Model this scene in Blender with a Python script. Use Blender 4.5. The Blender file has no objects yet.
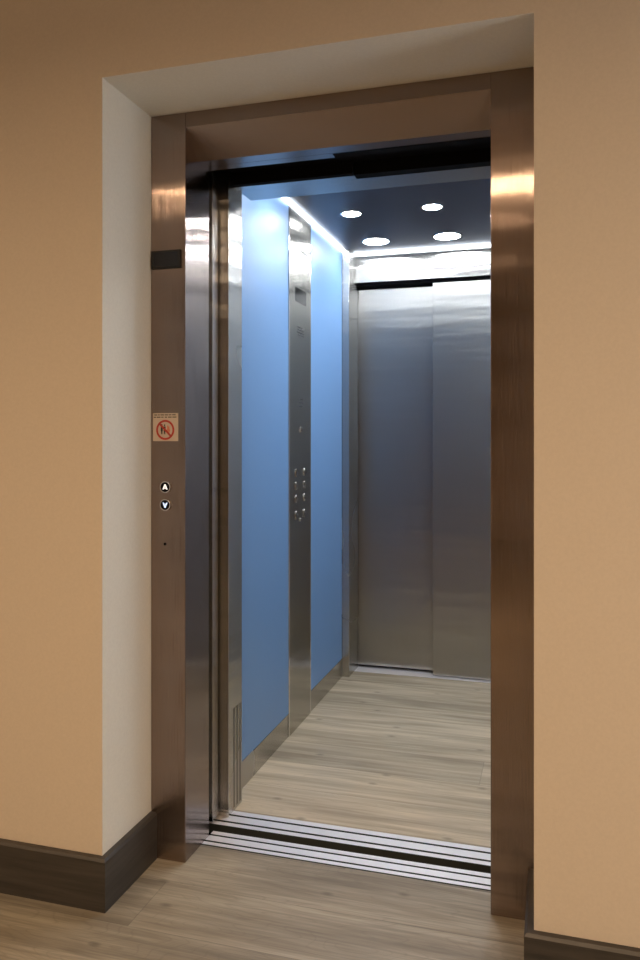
import bpy, bmesh, math, random
from mathutils import Vector, Matrix
C = bpy.context.scene.collection
S = bpy.context.scene
random.seed(4)

# ------------------------------------------------------------------ materials
class NT:
    def __init__(s, name):
        s.m = bpy.data.materials.new(name); s.m.use_nodes = True
        s.t = s.m.node_tree; s.p = s.t.nodes['Principled BSDF']
    def n(s, typ, **kw):
        nd = s.t.nodes.new(typ)
        for k, v in kw.items():
            if k.startswith('i_'):
                nd.inputs[k[2:]].default_value = v
            else:
                setattr(nd, k, v)
        return nd
    def l(s, a, b): s.t.links.new(a, b)
    def math(s, op, a, b=None, c=None):
        nd = s.t.nodes.new('ShaderNodeMath'); nd.operation = op
        for i, v in enumerate((a, b, c)):
            if v is None: continue
            if isinstance(v, (int, float)): nd.inputs[i].default_value = v
            else: s.l(v, nd.inputs[i])
        return nd.outputs[0]
    def vmul(s, v, k):
        nd = s.t.nodes.new('ShaderNodeVectorMath'); nd.operation = 'MULTIPLY'
        s.l(v, nd.inputs[0]); nd.inputs[1].default_value = k
        return nd.outputs[0]
    def pos(s):
        return s.n('ShaderNodeNewGeometry').outputs['Position']
    def noise(s, vec, scale, detail=2, rough=.5, dist=0.):
        nd = s.n('ShaderNodeTexNoise'); s.l(vec, nd.inputs['Vector'])
        nd.inputs['Scale'].default_value = scale; nd.inputs['Detail'].default_value = detail
        nd.inputs['Roughness'].default_value = rough; nd.inputs['Distortion'].default_value = dist
        return nd.outputs['Fac']
    def mix(s, fac, a, b, mode='MIX'):
        nd = s.n('ShaderNodeMix', data_type='RGBA', blend_type=mode)
        for sock, v in ((nd.inputs[0], fac), (nd.inputs[6], a), (nd.inputs[7], b)):
            if isinstance(v, (int, float)): sock.default_value = v
            elif isinstance(v, tuple): sock.default_value = (*v, 1) if len(v) == 3 else v
            else: s.l(v, sock)
        return nd.outputs[2]
    def ramp(s, fac, a, b, lo=0., hi=1.):
        nd = s.n('ShaderNodeMapRange'); s.l(fac, nd.inputs[0])
        nd.inputs[1].default_value = lo; nd.inputs[2].default_value = hi
        nd.inputs[3].default_value = a; nd.inputs[4].default_value = b
        return nd.outputs[0]
    def bump(s, h, strength, dist):
        nd = s.n('ShaderNodeBump'); s.l(h, nd.inputs['Height'])
        nd.inputs['Strength'].default_value = strength; nd.inputs['Distance'].default_value = dist
        return nd.outputs[0]

def plain(name, col, rough=.5, metal=0., spec=.5):
    k = NT(name); k.p.inputs['Base Color'].default_value = (*col, 1)
    k.p.inputs['Roughness'].default_value = rough; k.p.inputs['Metallic'].default_value = metal
    k.p.inputs['Specular IOR Level'].default_value = spec
    n = k.noise(k.pos(), 60, 2)
    k.l(k.ramp(n, max(rough - .04, 0), min(rough + .04, 1)), k.p.inputs['Roughness'])
    return k.m

def emit(name, col, strength):
    k = NT(name); k.p.inputs['Base Color'].default_value = (*col, 1)
    k.p.inputs['Emission Color'].default_value = (*col, 1)
    k.p.inputs['Emission Strength'].default_value = strength
    return k.m

def steel(name, col, rough, aniso=.85, wave=0.0, wscale=(1, 1, 1), streak=.035, grain=True, gb=0.):
    """stainless steel brushed along Z: fine vertical grain, highlights smear sideways"""
    k = NT(name); p = k.p
    g = k.n('ShaderNodeNewGeometry')
    cr = k.n('ShaderNodeVectorMath', operation='CROSS_PRODUCT'); cr.inputs[0].default_value = (0, 0, 1)
    k.l(g.outputs['True Normal'], cr.inputs[1])
    ad = k.n('ShaderNodeVectorMath', operation='ADD'); k.l(cr.outputs[0], ad.inputs[0]); ad.inputs[1].default_value = (.001, .0007, 0)
    k.l(ad.outputs[0], p.inputs['Tangent'])
    ps = g.outputs['Position']
    gr = k.noise(k.vmul(ps, (1, 1, .012)), 420, 3, .6) if grain else k.noise(ps, 1.5, 1)
    k.l(k.mix(gr, tuple(c * (1 - streak) for c in col), tuple(min(1, c * (1 + streak)) for c in col)), p.inputs['Base Color'])
    k.l(k.ramp(gr, rough - .006, rough + .006, .3, .7), p.inputs['Roughness'])
    p.inputs['Metallic'].default_value = 1
    p.inputs['Anisotropic'].default_value = aniso
    if wave:
        w = k.noise(k.vmul(ps, wscale), 1.0, 1, .4)
        nrm = k.bump(w, 1.0, wave)
        if gb:      # microscopic vertical brush grooves tilt the surface sideways only
            fn = k.noise(k.vmul(ps, (1, 1, .0008)), 9000, 1, .5)
            sc_ = k.n('ShaderNodeVectorMath', operation='SCALE'); k.l(ad.outputs[0], sc_.inputs[0])
            k.l(k.math('MULTIPLY', k.math('SUBTRACT', fn, .5), gb), sc_.inputs['Scale'])
            sm = k.n('ShaderNodeVectorMath', operation='ADD'); k.l(nrm, sm.inputs[0]); k.l(sc_.outputs[0], sm.inputs[1])
            nn = k.n('ShaderNodeVectorMath', operation='NORMALIZE'); k.l(sm.outputs[0], nn.inputs[0]); nrm = nn.outputs[0]
        k.l(nrm, p.inputs['Normal'])
    return k.m

def wood(name, light, dark, width, off, joint, length, rough=.42, ringy=.3, tone=(.8, 1.12), fine_k=.5):
    """planks running along X"""
    k = NT(name); ps = k.pos()
    sp = k.n('ShaderNodeSeparateXYZ'); k.l(ps, sp.inputs[0])
    x, y = sp.outputs[0], sp.outputs[1]
    v = k.math('DIVIDE', k.math('SUBTRACT', y, off), width)
    row = k.math('FLOOR', v); fy = k.math('SUBTRACT', v, row)
    sh = k.math('FRACT', k.math('MULTIPLY', row, .3819))
    u = k.math('ADD', k.math('DIVIDE', k.math('SUBTRACT', x, joint), length), sh)
    col = k.math('FLOOR', u); fx = k.math('SUBTRACT', u, col)
    cb = k.n('ShaderNodeCombineXYZ'); k.l(row, cb.inputs[0]); k.l(col, cb.inputs[1])
    wn = k.n('ShaderNodeTexWhiteNoise', noise_dimensions='2D'); k.l(cb.outputs[0], wn.inputs['Vector'])
    rnd = wn.outputs['Value']
    # per-plank shifted grain coordinates
    gc = k.n('ShaderNodeCombineXYZ')
    k.l(k.math('ADD', k.math('MULTIPLY', x, 1.3), k.math('MULTIPLY', rnd, 37.)), gc.inputs[0])
    k.l(k.math('MULTIPLY', y, 15.), gc.inputs[1]); k.l(k.math('MULTIPLY', rnd, 91.), gc.inputs[2])
    big = k.noise(gc.outputs[0], 1.0, 4, .55, .6)
    gf = k.n('ShaderNodeCombineXYZ')
    k.l(k.math('MULTIPLY', x, 7.), gf.inputs[0]); k.l(k.math('MULTIPLY', y, 190.), gf.inputs[1]); k.l(k.math('MULTIPLY', rnd, 53.), gf.inputs[2])
    fine = k.noise(gf.outputs[0], 1.0, 3, .6)
    rc = k.n('ShaderNodeCombineXYZ')
    k.l(k.math('ADD', k.math('MULTIPLY', x, 3.2), k.math('MULTIPLY', rnd, 11.)), rc.inputs[0]); k.l(k.math('MULTIPLY', y, 14.), rc.inputs[1]); k.l(rnd, rc.inputs[2])
    rn = k.noise(rc.outputs[0], .8, 1, .4)
    rings = k.math('ABSOLUTE', k.math('SINE', k.math('MULTIPLY', rn, 60.)))
    vo = k.n('ShaderNodeTexVoronoi', distance='EUCLIDEAN', voronoi_dimensions='2D'); kc = k.n('ShaderNodeCombineXYZ')
    k.l(k.math('MULTIPLY', x, 1.), kc.inputs[0]); k.l(k.math('MULTIPLY', y, 1.9), kc.inputs[1])
    k.l(kc.outputs[0], vo.inputs['Vector']); vo.inputs['Scale'].default_value = 2.5
    knot = k.ramp(vo.outputs['Distance'], 1., 0., .012, .055)
    c = k.mix(k.ramp(big, 0, 1, .36, .64), dark, light)
    c = k.mix(k.math('MULTIPLY', k.ramp(fine, 0, 1,   .42, .75), fine_k), c, tuple(d * .62 for d in dark))
    c = k.mix(k.math('MULTIPLY', k.ramp(rings, 1, 0, 0., .35), ringy), c, tuple(d * .7 for d in dark))
    c = k.mix(k.math('MULTIPLY', knot, .6), c, tuple(d * .4 for d in dark))
    tn = k.n('ShaderNodeCombineColor'); t = k.ramp(rnd, *tone)
    for i in range(3): k.l(t, tn.inputs[i])
    c = k.mix(1.0, c, tn.outputs[0], 'MULTIPLY')
    ey = k.math('LESS_THAN', k.math('MINIMUM', fy, k.math('SUBTRACT', 1., fy)), .0012 / width)
    ex = k.math('LESS_THAN', k.math('MINIMUM', fx, k.math('SUBTRACT', 1., fx)), .0012 / length)
    seam = k.math('MAXIMUM', ey, ex)
    c = k.mix(k.math('MULTIPLY', seam, .45), c, tuple(d * .35 for d in dark))
    gm = k.n('ShaderNodeCombineXYZ')
    k.l(k.math('MULTIPLY', x, 2.6), gm.inputs[0]); k.l(k.math('MULTIPLY', y, 62.), gm.inputs[1]); k.l(k.math('MULTIPLY', rnd, 29.), gm.inputs[2])
    mid = k.noise(gm.outputs[0], 1.0, 3, .55, .5)
    c = k.mix(k.math('MULTIPLY', k.ramp(mid, 0, 1, .50, .74), .5), c, tuple(d * .75 for d in dark))
    c = k.mix(k.math('MULTIPLY', k.ramp(mid, 1, 0, .26, .44), .35), c, tuple(d * 1.18 for d in light))
    k.l(c, k.p.inputs['Base Color'])
    k.l(k.ramp(big, rough + .08, rough - .06, .3, .7), k.p.inputs['Roughness'])
    h = k.math('SUBTRACT', k.math('MULTIPLY', fine, .4), seam)
    k.l(k.bump(h, .25, .001), k.p.inputs['Normal'])
    return k.m

def wallpaper(name, col):
    k = NT(name); ps = k.pos()
    a = k.noise(ps, 140, 3, .6)
    w = k.noise(k.vmul(ps, (1, 1, .3)), 420, 2, .6)
    c = k.mix(k.ramp(a, 0, 1, .35, .65), tuple(x * .975 for x in col), tuple(x * 1.02 for x in col))
    c = k.mix(k.math('MULTIPLY', w, .22), c, tuple(x * .8 for x in col))
    k.l(c, k.p.inputs['Base Color']); k.p.inputs['Roughness'].default_value = .8
    k.p.inputs['Specular IOR Level'].default_value = .2
    k.l(k.bump(w, .12, .0006), k.p.inputs['Normal'])
    return k.m

def baseboard_wood(name):
    k = NT(name); ps = k.pos()
    g = k.noise(k.vmul(ps, (2.5, 2.5, 45)), 1.6, 4, .6, .4)
    k.l(k.mix(k.ramp(g, 0, 1, .3, .7), (.026, .023, .020), (.054, .047, .041)), k.p.inputs['Base Color'])
    k.p.inputs['Roughness'].default_value = .42
    k.l(k.bump(g, .15, .001), k.p.inputs['Normal'])
    return k.m

M = {}
M['wall'] = wallpaper('beige wallpaper', (.60, .525, .43))
M['reveal_paint'] = wallpaper('off white reveal paint', (.76, .735, .655))
M['plaster'] = plain('white plaster', (.62, .56, .48), .8)
M['frame'] = steel('brushed frame steel', (.33, .264, .232), .155, 1.0, .0006, (1.5, 1.5, 14), .02, True, 1.7)
M['reveal'] = M['frame']
M['car_steel'] = steel('brushed car steel', (.52, .51, .49), .27, .95, .0036, (2.6, 2.6, 18), .02, False)
M['door_steel'] = steel('brushed door steel', (.385, .38, .365), .30, .95, .0020, (1.6, 1.6, 18))
M['panel_steel'] = steel('polished panel steel', (.48, .465, .43), .24, .9, .002, (2, 2, 14))
M['bright_steel'] = steel('polished edge steel', (.72, .72, .72), .12, .3)
M['aluminium'] = plain('ridged aluminium', (.86, .85, .87), .48, .72)
M['recess_shade'] = plain('dark groove', (.030, .036, .034), .7)
M['vent'] = steel('vent slot steel', (.26, .255, .245), .35, .9)
M['black'] = plain('black housing', (.006, .006, .007), .9, 0., .1)
M['gloss_black'] = plain('black gloss plastic', (.010, .010, .012), .18)
M['screen'] = plain('dark display glass', (.014, .014, .018), .15)
M['blue'] = None
k = NT('blue laminate'); n = k.noise(k.vmul(k.pos(), (1, 1, .2)), 300, 2)
k.l(k.mix(n, (.155, .315, .585), (.17, .33, .61)), k.p.inputs['Base Color'])
k.p.inputs['Roughness'].default_value = .42; k.p.inputs['Specular IOR Level'].default_value = .55
w = k.noise(k.vmul(k.pos(), (2, 2, 8)), 1.0, 1); k.l(k.bump(w, 1., .002), k.p.inputs['Normal'])
M['blue'] = k.m
k = NT('dark blue ceiling metal'); n = k.noise(k.vmul(k.pos(), (1, 8, 1)), 30, 2)
k.l(k.mix(n, (.028, .034, .056), (.036, .044, .070)), k.p.inputs['Base Color'])
k.p.inputs['Roughness'].default_value = .38; k.p.inputs['Metallic'].default_value = .35
M['ceiling'] = k.m
M['grey'] = plain('light grey laminate', (.55, .62, .71), .42)
M['lens'] = emit('spotlight lens', (.93, .97, 1.0), 150.)
M['lens_wide'] = emit('wide spotlight lens', (.93, .97, 1.0), 68.)
M['strip'] = emit('light strip', (.86, .93, 1.0), 15.)
M['daylight'] = emit('daylight pane', (.86, .94, 1.), 7.)
M['arrow'] = emit('lit arrow', (1., .98, .95), .9)
M['arrow_blue'] = emit('lit blue arrow', (.62, .76, 1.), 1.0)
M['sticker'] = plain('sticker paper', (.56, .46, .37), .5)
M['red'] = plain('sign red', (.42, .035, .02), .5)
M['flame'] = plain('sign pale red', (.62, .20, .11), .5)
M['ink'] = plain('black ink', (.02, .018, .015), .5)
M['engrave'] = plain('grey engraving', (.05, .05, .055), .8, 0., .1)
M['floor_hall'] = wood('oak hall planks', (.37, .33, .255), (.185, .158, .118), .2, 1.72, -1.008, 1.9, .42, .26, (.66, 1.10))
M['floor_car'] = wood('oak car planks', (.60, .51, .37), (.335, .275, .19), .205, 2.36, -1.9, 7., .40, .14, (.78, 1.1), .22)
M['base'] = baseboard_wood('dark stained baseboard')

# ------------------------------------------------------------------ geometry helpers
def box(bm, x0, x1, y0, y1, z0, z1, bev=0.):
    vs = [bm.verts.new((x, y, z)) for x in (x0, x1) for y in (y0, y1) for z in (z0, z1)]
    fs = [(0, 1, 3, 2), (4, 6, 7, 5), (0, 4, 5, 1), (2, 3, 7, 6), (0, 2, 6, 4), (1, 5, 7, 3)]
    fc = [bm.faces.new([vs[i] for i in f]) for f in fs]
    if bev:
        es = list({e for f in fc for e in f.edges})
        bmesh.ops.bevel(bm, geom=es, offset=bev, segments=2, profile=.5, affect='EDGES')

def prism(bm, pts, axis, a, b):
    """closed 2-D outline extruded between a and b along axis; pts are the two other coordinates in xyz order"""
    def mk(p, t):
        c = list(p); c.insert('xyz'.index(axis), t); return bm.verts.new(c)
    A = [mk(p, a) for p in pts]; B = [mk(p, b) for p in pts]
    bm.faces.new(A); bm.faces.new(B[::-1]); n = len(pts)
    for i in range(n): bm.faces.new([A[i], B[i], B[(i + 1) % n], A[(i + 1) % n]])

def disc(bm, c, r, t, axis, n=32, r_in=0.):
    """disc or ring of thickness t growing along +axis from c"""
    ax = 'xyz'.index(axis); o = [i for i in range(3) if i != ax]
    def v(rr, a, d):
        p = list(c); p[o[0]] += rr * math.cos(a); p[o[1]] += rr * math.sin(a); p[ax] += d; return bm.verts.new(p)
    an = [2 * math.pi * i / n for i in range(n)]
    A = [v(r, a, 0) for a in an]; B = [v(r, a, t) for a in an]
    if r_in:
        a2 = [v(r_in, a, 0) for a in an]; b2 = [v(r_in, a, t) for a in an]
        for i in range(n):
            j = (i + 1) % n
            bm.faces.new([A[i], A[j], a2[j], a2[i]]); bm.faces.new([B[i], b2[i], b2[j], B[j]])
            bm.faces.new([A[i], B[i], B[j], A[j]]); bm.faces.new([a2[i], a2[j], b2[j], b2[i]])
    else:
        bm.faces.new(A); bm.faces.new(B[::-1])
        for i in range(n): bm.faces.new([A[i], B[i], B[(i + 1) % n], A[(i + 1) % n]])

def obj(name, bm, mat, parent=None):
    bmesh.ops.recalc_face_normals(bm, faces=bm.faces[:])
    me = bpy.data.meshes.new(name); bm.to_mesh(me); bm.free()
    o = bpy.data.objects.new(name, me); C.objects.link(o)
    for m in (mat if isinstance(mat, (list, tuple)) else [mat]): me.materials.append(m)
    if parent:
        o.parent = parent
        off = Vector((0, 0, 0)); q = parent
        while q: off += q.location; q = q.parent
        for v in me.vertices: v.co -= off          # keep world-space coordinates in the builder
    return o

def new(): return bmesh.new()
def boxo(name, mat, parent, x0, x1, y0, y1, z0, z1, bev=0.):
    b = new(); box(b, x0, x1, y0, y1, z0, z1, bev); return obj(name, b, mat, parent)

def thing(name, label, cat, loc=(0, 0, 0), group=None):
    o = bpy.data.objects.new(name, None); C.objects.link(o); o.location = loc
    o.empty_display_size = .05
    o['label'] = label; o['category'] = cat
    if group: o['group'] = group
    return o
def tag(o, label, cat, group=None):
    o['label'] = label; o['category'] = cat
    if group: o['group'] = group
    return o
def struct(o): o['kind'] = 'structure'; return o

# ------------------------------------------------------------------ measured dimensions (metres)
XWL, XWR = -1.110, -.040          # plaster opening
XL, XR = -1.0008, -.1515          # clear opening between jambs
YW, YF, YB = 1.769, 2.022, 2.182  # wall face, frame face, back of jamb
ZO, ZH = 2.133, 2.0195            # opening head, underside of header
XC, XCR = -1.0275, .0675          # car inside walls
YC0, YC1 = 2.50, 3.844
ZC = 2.17
HALL = 2.75

# ------------------------------------------------------------------ hall shell
b = new(); prism(b, [(-3, 0), (XWL, 0), (XWL, ZO), (XWR, ZO), (XWR, 0), (2.6, 0), (2.6, HALL), (-3, HALL)], 'y', YW, 2.185)
wf = struct(obj('wall_front', b, [M['wall'], M['reveal_paint']]))
for p in wf.data.polygons:
    c = p.center
    if abs(p.normal.y) < .1 and XWL - .01 < c.x < XWR + .01 and c.z < HALL - .1 and abs(c.z) > .01: p.material_index = 1
struct(boxo('wall_left', M['wall'], None, -3.1, -3, -6, YW, 0, HALL))
b = new(); prism(b, [(-6, 0), (YW, 0), (YW, HALL), (-6, HALL)], 'x', 2.6, 2.7); struct(obj('wall_right', b, M['wall']))
wn = struct(boxo('window_1', M['daylight'], None, 2.585, 2.5995, .75, 1.45, .4, 1.95))
b = new()
for y0_, y1_, z0_, z1_ in ((.69, .75, .34, 2.01), (1.45, 1.51, .34, 2.01), (.75, 1.45, .34, .4), (.75, 1.45, 1.95, 2.01)): box(b, 2.56, 2.5995, y0_, y1_, z0_, z1_)
obj('window_frame', b, M['plaster'], wn)
struct(boxo('wall_back', M['wall'], None, -3.1, 2.7, -6.1, -6, 0, HALL))
struct(boxo('ceiling', M['plaster'], None, -3.1, 2.7, -6.1, 2.19, HALL, HALL + .1))
b = new()
prism(b, [(-3.1, -6.1), (2.7, -6.1), (2.7, YW + .05), (XWR + .03, YW + .05), (XWR + .03, 2.128), (XWL - .03, 2.128), (XWL - .03, YW + .05), (-3.1, YW + .05)], 'z', -.03, 0)
struct(obj('floor', b, M['floor_hall']))

T, ZB = .0203, .1333
def baseboard(name, pts):
    """outline swept with a small bevelled top edge; pts = [(wall-side point, room-side point)]"""
    b = new(); prof = [(0, 0.), (1, 0.), (1, ZB - .006), (.72, ZB), (0, ZB)]
    rows = []
    for w_, r_ in pts:
        rows.append([b.verts.new((w_[0] + (r_[0] - w_[0]) * s, w_[1] + (r_[1] - w_[1]) * s, z)) for s, z in prof])
    for A, B in zip(rows, rows[1:]):
        for i in range(5): b.faces.new([A[i], B[i], B[(i + 1) % 5], A[(i + 1) % 5]])
    b.faces.new(rows[0]); b.faces.new(rows[-1][::-1])
    return struct(obj(name, b, M['base']))
baseboard('baseboard_left', [((-3, YW), (-3, YW - T)), ((XWL, YW), (XWL + T, YW - T)), ((XWL, YF - .0005), (XWL + T, YF - .0005))])
baseboard('baseboard_right', [((XWR, YF - .0005), (XWR - T, YF - .0005)), ((XWR, YW), (XWR - T, YW - T)), ((2.6, YW), (2.6, YW - T))])

# ------------------------------------------------------------------ landing door frame
fr = thing('door_frame', 'brushed steel landing door frame lining the plaster opening', 'door frame', ((XL + XR) / 2, YF, 0))
b = new(); box(b, XWL + .0008, XL, YF, YB, 0, ZO - .0008, .0018); jl = obj('jamb', b, M['frame'], fr)
b = new(); box(b, XR, XWR - .0008, YF, YB, 0, ZO - .0008, .0018); jr = obj('jamb', b, M['frame'], fr)
b = new(); prism(b, [(YF + .0015, ZO - .0008), (YF + .0015, 2.090), (2.105, ZH), (2.150, ZH), (2.150, ZH + .0012), (2.1515, ZH + .0012), (2.1515, ZH), (2.1855, ZH), (2.1855, ZO - .0008)], 'x', XL, XR)
hd = obj('header', b, M['frame'], fr)
boxo('guide_slot', M['black'], hd, -.604, XR, 2.157, 2.1865, ZH - .0012, ZH + .012)
b = new(); disc(b, (-1.065, YF - .0008, .904), .0042, .0012, 'y', 16); obj('key_hole', b, M['black'], jl)

# indicator, sign, call buttons on the left jamb
ind = thing('floor_indicator', 'small dark rectangular floor display high on the left steel jamb', 'display', (-1.06, YF, 1.692))
b = new(); box(b, -1.1065, -1.0135, YF - .006, YF - .0002, 1.6915, 1.7435, .0012); obj('housing', b, M['gloss_black'], ind)
boxo('screen', M['screen'], ind, -1.098, -1.022, YF - .0066, YF - .0055, 1.698, 1.737)

sg = thing('warning_sticker', 'square pale sticker with red prohibition ring above the two call buttons', 'sign', (-1.0625, YF, 1.198))
x0, x1, z0, z1 = -1.1025, -1.0225, 1.1985, 1.2785
boxo('backing', M['sticker'], sg, x0, x1, YF - .0010, YF - .0002, z0, z1)
cx, cz = -1.0635, 1.2305
b = new(); disc(b, (cx, YF - .0015, cz),   .0288, .0004, 'y', 40, .0230); 
d = .0258 / math.sqrt(2); q = .0030 / math.sqrt(2)
prism(b, [(cx - d - q, cz + d - q), (cx - d + q, cz + d + q), (cx + d + q, cz - d + q), (cx + d - q, cz - d - q)], 'y', YF - .0015, YF - .0011)
obj('prohibition_ring', b, M['red'], sg)
def poly(name, mat, parent, polys, y0, y1):
    b = new()
    for p in polys: prism(b, p, 'y', y0, y1)
    return obj(name, b, mat, parent)
def circ(x, z, r, n=12): return [(x + r * math.cos(2 * math.pi * i / n), z + r * math.sin(2 * math.pi * i / n)) for i in range(n)]
def figure(px, s):
    z = cz - .0125
    return [circ(px, z + .0248 * s, .0024), [(px - .0030, z + .0215 * s), (px + .0030, z + .0215 * s), (px + .0034, z + .010), (px + .0024, z + .010), (px + .0022, z),
             (px + .0005, z), (px, z + .009), (px - .0005, z), (px - .0022, z), (px - .0024, z + .010), (px - .0034, z + .010)]]
poly('figure', M['ink'], sg, figure(cx - .0110, 1.1), YF - .0014, YF - .0011)
poly('figure', M['ink'], sg, figure(cx - .0020, 1.05), YF - .0014, YF - .0011)
fl = [(.0045, -.0085), (.0035, -.002), (.0065, .004), (.0055, .010), (.0088, .0145), (.0100, .009), (.0125, .0115), (.0135, .004), (.0155, -.001), (.0140, -.0075), (.0095, -.0105)]
poly('flame', M['flame'], sg, [[(cx + a, cz + c) for a, c in fl]], YF - .0014, YF - .0011)
for row, (zz, spans) in enumerate(((1.2735, [(.05, .17), (.20, .27), (.30, .44), (.47, .60), (.63, .73), (.76, .90)]), (1.2670, [(.03, .12), (.15, .30), (.33, .42), (.47, .56), (.60, .74), (.77, .93)]))):
    poly('text_line', M['ink'], sg, [[(x0 + .08 * a, zz - .0013), (x0 + .08 * c, zz - .0013), (x0 + .08 * c, zz + .0013), (x0 + .08 * a, zz + .0013)] for a, c in spans], YF - .0013, YF - .0011)

def call_button(z, up, label, mat, facecol):
    t = thing('call_button', label, 'button', (-1.0625, YF, z), 'call buttons on the left jamb')
    b = new(); disc(b, (-1.0625, YF - .0045, z), .0165, .0043, 'y', 36, .0143); obj('bezel', b, M['bright_steel'], t)
    b = new(); disc(b, (-1.0625, YF - .0038, z), .0143, .0036, 'y', 36); obj('face', b, facecol, t)
    s = 1 if up else -1
    pts = [(-.0090, -.0075), (-.0062, -.0085), (-.0035, -.0045), (.0035, -.0045), (.0062, -.0085), (.0090, -.0075), (.0018, .0092), (-.0018, .0092)]
    b = new(); prism(b, [(-1.0625 + px * .86, z + s * pz * .86) for px, pz in pts], 'y', YF - .0046, YF - .0038); a = obj('arrow', b, mat, t)
    b = new(); prism(b, [(-1.0625 + px, z + s * pz) for px, pz in ((-.0017, -.0018), (.0017, -.0018), (0, .0024))], 'y', YF - .0049, YF - .0045); obj('arrow_eye', b, M['engrave'], a)
    return t
call_button(1.067, True, 'upper round call button with a lit white upward arrow', M['arrow'], M['black'])
call_button(1.016, False, 'lower round call button with a lit bluish downward arrow', M['arrow_blue'], M['black'])

# ------------------------------------------------------------------ sills
def sill(name, parent, x0, x1, y0, y1, label=None, solid=True):
    """three flat aluminium ridges with two grooves"""
    w = y1 - y0; g = [0, .20, .29, .66, .75, 1.]
    b = new()
    pr = [(y0, -.028)]
    for a, c in ((0, .20), (.30, .66), (.76, 1.)):
        pr += [(y0 + w * a, -.006 if a else 0.0)] if a else []
        pr += [(y0 + w * a, .0), (y0 + w * c, .0)] + ([(y0 + w * c, -.006)] if c < 1 else [])
    pr = [(y0, -.028), (y0, .0012), (y0 + w * .20, .0012), (y0 + w * .20, -.006), (y0 + w * .30, -.006), (y0 + w * .30, .0012), (y0 + w * .66, .0012), (y0 + w * .66, -.006),
          (y0 + w * .76, -.006), (y0 + w * .76, .0012), (y1, .0012), (y1, -.028)]
    prism(b, pr, 'x', x0, x1)
    bmesh.ops.recalc_face_normals(b, faces=b.faces[:])
    o = obj(name, b, [M['aluminium'], M['recess_shade']], parent)
    for p in o.data.polygons:
        zz = [o.data.vertices[i].co.z + (o.location.z if not parent else 0) for i in p.vertices]
        if (max(zz) < -.005 and min(zz) > -.02) or abs(p.normal.y) > .9: p.material_index = 1  # upright faces and channel floors coloured dark, painting the shade of the gap
    return o
tag(sill('door_sill', None, XL, XR, 2.132, 2.212), 'ridged aluminium landing sill flush with the hall floor', 'door sill')

# ------------------------------------------------------------------ elevator car
car = thing('elevator_car', 'open elevator car with blue side panels and pale oak floor', 'elevator', ((XC + XCR) / 2, 3.2, 0))
boxo('car_floor', M['floor_car'], car, XC, XCR, 2.351, 3.953, -.025, 0)
sill('car_sill', car, -1.55, XCR, 2.253, 2.350)
boxo('car_ceiling', M['ceiling'], car, XC - .03, XCR + .03, 2.40, 3.975, ZC, ZC + .03)
# side walls
def side(x, s):
    """s=+1: wall on the left whose face looks to +x"""
    w = boxo('side_wall', M['car_steel'], car, *sorted((x - s * .03, x - s * .008)), 2.42, 3.95, -.02, ZC)
    def pl(name, mat, y0, y1, z0, z1, bev=.001):
        b = new(); box(b, *sorted((x - s * .0075, x)), y0, y1, z0, z1, bev); obj(name, b, mat, w)
    if s > 0:
        pl('wall_panel', M['blue'], 2.425, 3.000, .093, ZC - .002)
        pl('wall_panel', M['blue'], 3.300, 3.842, .093, ZC - .002)
        pl('skirting', M['car_steel'], 2.425, 3.000, 0, .091); pl('skirting', M['car_steel'], 3.300, 3.842, 0, .091)
    else:
        pl('wall_panel', M['grey'], 2.425, 3.134, .093, ZC - .002)
        pl('wall_panel', M['grey'], 3.136, 3.842, .093, ZC - .002)
        pl('skirting', M['car_steel'], 2.425, 3.842, 0, .091)
side(XC, 1); side(XCR, -1)
# front return post with three vent slots, front transom
b = new(); box(b, -1.075, -.99, 2.306, 2.418, .002, ZC - .0005, .0015); fp = obj('front_post', b, M['car_steel'], car)
for yy in (2.352, 2.377, 2.402):
    boxo('vent_slot', M['vent'], fp, -.9905, -.9896, yy - .0065, yy + .0065, .012, .335)
boxo('front_post', M['car_steel'], car, -.14, XCR + .03, 2.306, 2.418, .002, ZC - .0005)
b = new(); prism(b, [(-.99, 2.354), (-.59, 2.354), (-.59, 2.386), (-.14, 2.386), (-.14, 2.498), (-.99, 2.498)], 'z', ZH + .0005, ZC - .0005)
ft = obj('front_transom', b, M['car_steel'], car)
# rear posts, transom
b = new(); box(b, XC + .0005, -.99, 3.844, 4.030, .001, ZC - .0005, .0015); obj('rear_post', b, M['car_steel'], car)
b = new(); box(b, -.03, XCR, 3.844, 4.030, .001, ZC - .0005, .0015); obj('rear_post', b, M['car_steel'], car)
boxo('rear_transom', M['car_steel'], car, -.9895, -.0305, 3.955, 3.976, ZH, ZC - .0005)
boxo('rear_sill', M['aluminium'], car, -1.1, XCR, 3.9545, 4.10, -.025, .001)
# cove light strips along wall heads
st = .010
boxo('light_strip', M['strip'], car, XC + .0005, XC + .012, 2.50, 3.843, ZC - st, ZC - .0005)
boxo('light_strip', M['strip'], car, -.989, -.031, 3.943, 3.9545, ZC - st, ZC - .0005)
boxo('light_strip', M['strip'], car, XCR - .012, XCR - .0005, 2.50, 3.843, ZC - st, ZC - .0005)

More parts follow.
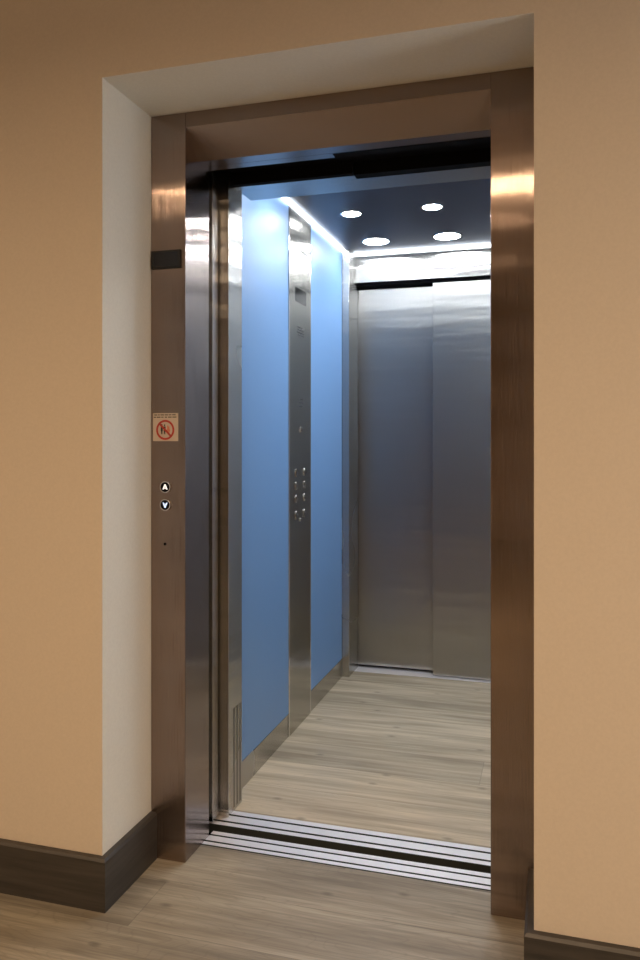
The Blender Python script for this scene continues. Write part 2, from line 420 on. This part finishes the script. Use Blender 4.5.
# ceiling spotlights
lens_r = {2.75: .040, 3.24: .039, 3.725: .062}
names = {(-.825, 3.24): 'small round ceiling spotlight on the left, beside the top of the control column',
         (-.480, 3.24): 'small round ceiling spotlight on the right, nearer the entrance than the large ones',
         (-.825, 3.725): 'large round ceiling spotlight close to the left rear corner of the car',
         (-.480, 3.725): 'large round ceiling spotlight on the right, above the rear door',
         (-.135, 3.24): 'small round ceiling spotlight behind the right jamb, halfway into the car',
         (-.135, 3.725): 'large round ceiling spotlight behind the right jamb, next to the rear door',
         (-.825, 2.75): 'round ceiling spotlight just inside the entrance beside the first blue panel',
         (-.480, 2.75): 'round ceiling spotlight just inside the entrance at the middle of the car',
         (-.135, 2.75): 'round ceiling spotlight just inside the entrance beside the right car wall'}
for yy, r in lens_r.items():
    for xx in (-.825, -.480, -.135):
        lb = names[(xx, yy)]
        t = thing('ceiling_spotlight', lb, 'ceiling light', (xx, yy, ZC), 'spotlights in the car ceiling')
        b = new(); disc(b, (xx, yy, ZC - .004), r + .009, .0038, 'z', 36, r); obj('trim_ring', b, M['bright_steel'], t)
        b = new(); disc(b, (xx, yy, ZC - .003), r, .0028, 'z', 36); obj('lens', b, M['lens_wide' if yy > 3.5 else 'lens'], t)

# ------------------------------------------------------------------ control panel in the left wall
cp = thing('control_panel', 'full height steel control column between the two blue panels', 'control panel', (XC, 3.15, 0))
PX = XC + .004
b = new(); box(b, XC - .0075, PX, 3.012, 3.288, 0, 2.000, .0012); face = obj('faceplate', b, M['panel_steel'], cp)
b = new(); box(b, XC - .0075, PX, 3.012, 3.288, 2.0025, 2.155, .0012); obj('top_plate', b, M['panel_steel'], cp)
for yy in (3.0005, 3.2885):
    b = new(); box(b, XC - .0075, PX + .0005, yy, yy + .011, 0, 2.155, .002); obj('edge_strip', b, M['bright_steel'], cp)
sc = boxo('display', M['screen'], cp, PX - .001, PX + .0012, 3.082, 3.225, 1.780, 1.838)
boxo('display_band', M['gloss_black'], sc, PX + .001, PX + .0016, 3.086, 3.221, 1.818, 1.834)
b = new(); disc(b, (PX - .0002, 3.155, 1.973), .0055, .0008, 'x', 16); obj('screw', b, M['recess_shade'], cp)
for n_, (zz, spans) in enumerate(((1.676, (3.105, 3.205)), (1.665, (3.11, 3.20)), (1.654, (3.10, 3.205)), (1.643, (3.115, 3.195)))):
    b = new(); y = spans[0]
    while y < spans[1]:
        wd = random.uniform(.008, .022); box(b, PX - .0002, PX + .0003, y, min(y + wd, spans[1]), zz - .0026, zz + .0026); y += wd + .004
    obj('engraved_line', b, M['engrave'], cp)
for zz in (1.375, 1.36, 1.345):
    b = new(); y = 3.125
    while y < 3.185:
        wd = random.uniform(.008, .016); box(b, PX - .0002, PX + .0003, y, min(y + wd, 3.185), zz - .0022, zz + .0022); y += wd + .004
    obj('engraved_line', b, M['engrave'], cp)
b = new(); disc(b, (PX, 3.155, 1.247), .013, .004, 'x', 24, .0095); ks = obj('key_switch', b, M['bright_steel'], cp)
b = new(); disc(b, (PX, 3.155, 1.247), .0095, .002, 'x', 20); obj('key_core', b, M['gloss_black'], ks)
def cop_button(y, z, r):
    b = new(); disc(b, (PX, y, z), r, .004, 'x', 28, r * .78); t = obj('button', b, M['panel_steel'], cp)
    b = new(); disc(b, (PX, y, z), r * .74, .0035, 'x', 24); obj('button_face', b, M['panel_steel'], t)
    boxo('button_mark', M['engrave'], t, PX + .003, PX + .0039, y - r * .18, y + r * .18, z - r * .35, z + r * .35)
for z in (1.065, 1.011, .957):
    for y in (3.095, 3.208): cop_button(y, z, .0175)
for y in (3.095, 3.208): cop_button(y, .889, .019)
b = new(); disc(b, (PX, 3.148, .866), .008, .004, 'x', 20); obj('pilot_lamp', b, M['bright_steel'], cp)

# ------------------------------------------------------------------ doors
cd = thing('car_door', 'retracted front car door slid open behind the left jamb', 'door', (-1.25, 2.27, 0))
b = new(); box(b, -1.50, -1.0215, 2.254, 2.294, .006, 2.06, .001); obj('door_panel', b, M['car_steel'], cd)
b = new(); box(b, -1.50, -.15, 2.225, 2.353, 2.062, 2.14); box(b, -1.02, -.591, 2.335, 2.353, 2.0215, 2.0615); box(b, -.589, -.142, 2.350, 2.3855, 2.0215, 2.0615); obj('door_track', b, M['black'], cd)  # track box, plus two black plates painting the transom front as unlit
ld = thing('landing_door', 'landing door panels parked behind the left steel jamb', 'door', (-1.25, 2.2, 0))
boxo('door_panel', M['car_steel'], ld, -1.50, -1.035, 2.192, 2.210, .006, 2.06)
boxo('door_panel', M['car_steel'], ld, -1.50, -1.040, 2.216, 2.234, .006, 2.06)
boxo('door_track', M['black'], ld, -1.50, -.15, 2.190, 2.222, 2.062, 2.14)
rd = thing('rear_door', 'closed two panel brushed steel door at the rear of the car', 'door', (-.5, 4.0, 0))
b = new(); box(b, -1.05, -.56, 4.040, 4.065, .014, 1.998, .001); obj('door_panel', b, M['door_steel'], rd)
b = new(); box(b, -.587, -.02, 3.985, 4.012, .005, 2.003, .001); obj('door_panel', b, M['door_steel'], rd)
boxo('door_track', M['black'], rd, -1.05, -.02, 3.978, 4.10, 2.006, 2.12)

# ------------------------------------------------------------------ lights of the hall
def area(name, loc, size, power, col, rot=(0, 0, 0)):
    L = bpy.data.lights.new(name, 'AREA'); L.shape = 'DISK'; L.size = size; L.energy = power; L.color = col; L.spread = 2.78
    o = bpy.data.objects.new(name, L); C.objects.link(o); o.location = loc; o.rotation_euler = rot
    return o
warm = (1., .69, .42)
for x in (-2.35, -1.10, -.15, 1.1, 2.3):
    area('hall_downlight', (x, -.70, HALL - .02), .10, 27, warm)
for x in (-1.2, .8):
    area('hall_downlight', (x, -2.6, HALL - .02), .13, 5, warm)

# ------------------------------------------------------------------ world, camera, view
w = bpy.data.worlds.new('World'); S.world = w; w.use_nodes = True
w.node_tree.nodes['Background'].inputs[0].default_value = (1, .85, .7, 1); w.node_tree.nodes['Background'].inputs[1].default_value = .0
cam = bpy.data.cameras.new('Camera'); co = bpy.data.objects.new('Camera', cam); C.objects.link(co)
co.location = (0, 0, 1.2); co.rotation_euler = (math.pi / 2, 0, math.radians(16.5749))
cam.sensor_fit = 'VERTICAL'; cam.sensor_height = 36; cam.sensor_width = 24
cam.lens = 783.03 / 960 * 36; cam.shift_y = -(480 - 440.57) / 960; cam.clip_start = .02
S.camera = co
S.view_settings.view_transform = 'Standard'; S.view_settings.look = 'None'; S.view_settings.gamma = 1
S.view_settings.exposure = 0; S.view_settings.use_curve_mapping = False
S.cycles.use_denoising = True; S.cycles.sample_clamp_indirect = 6; S.cycles.max_bounces = 12; S.cycles.caustics_reflective = True
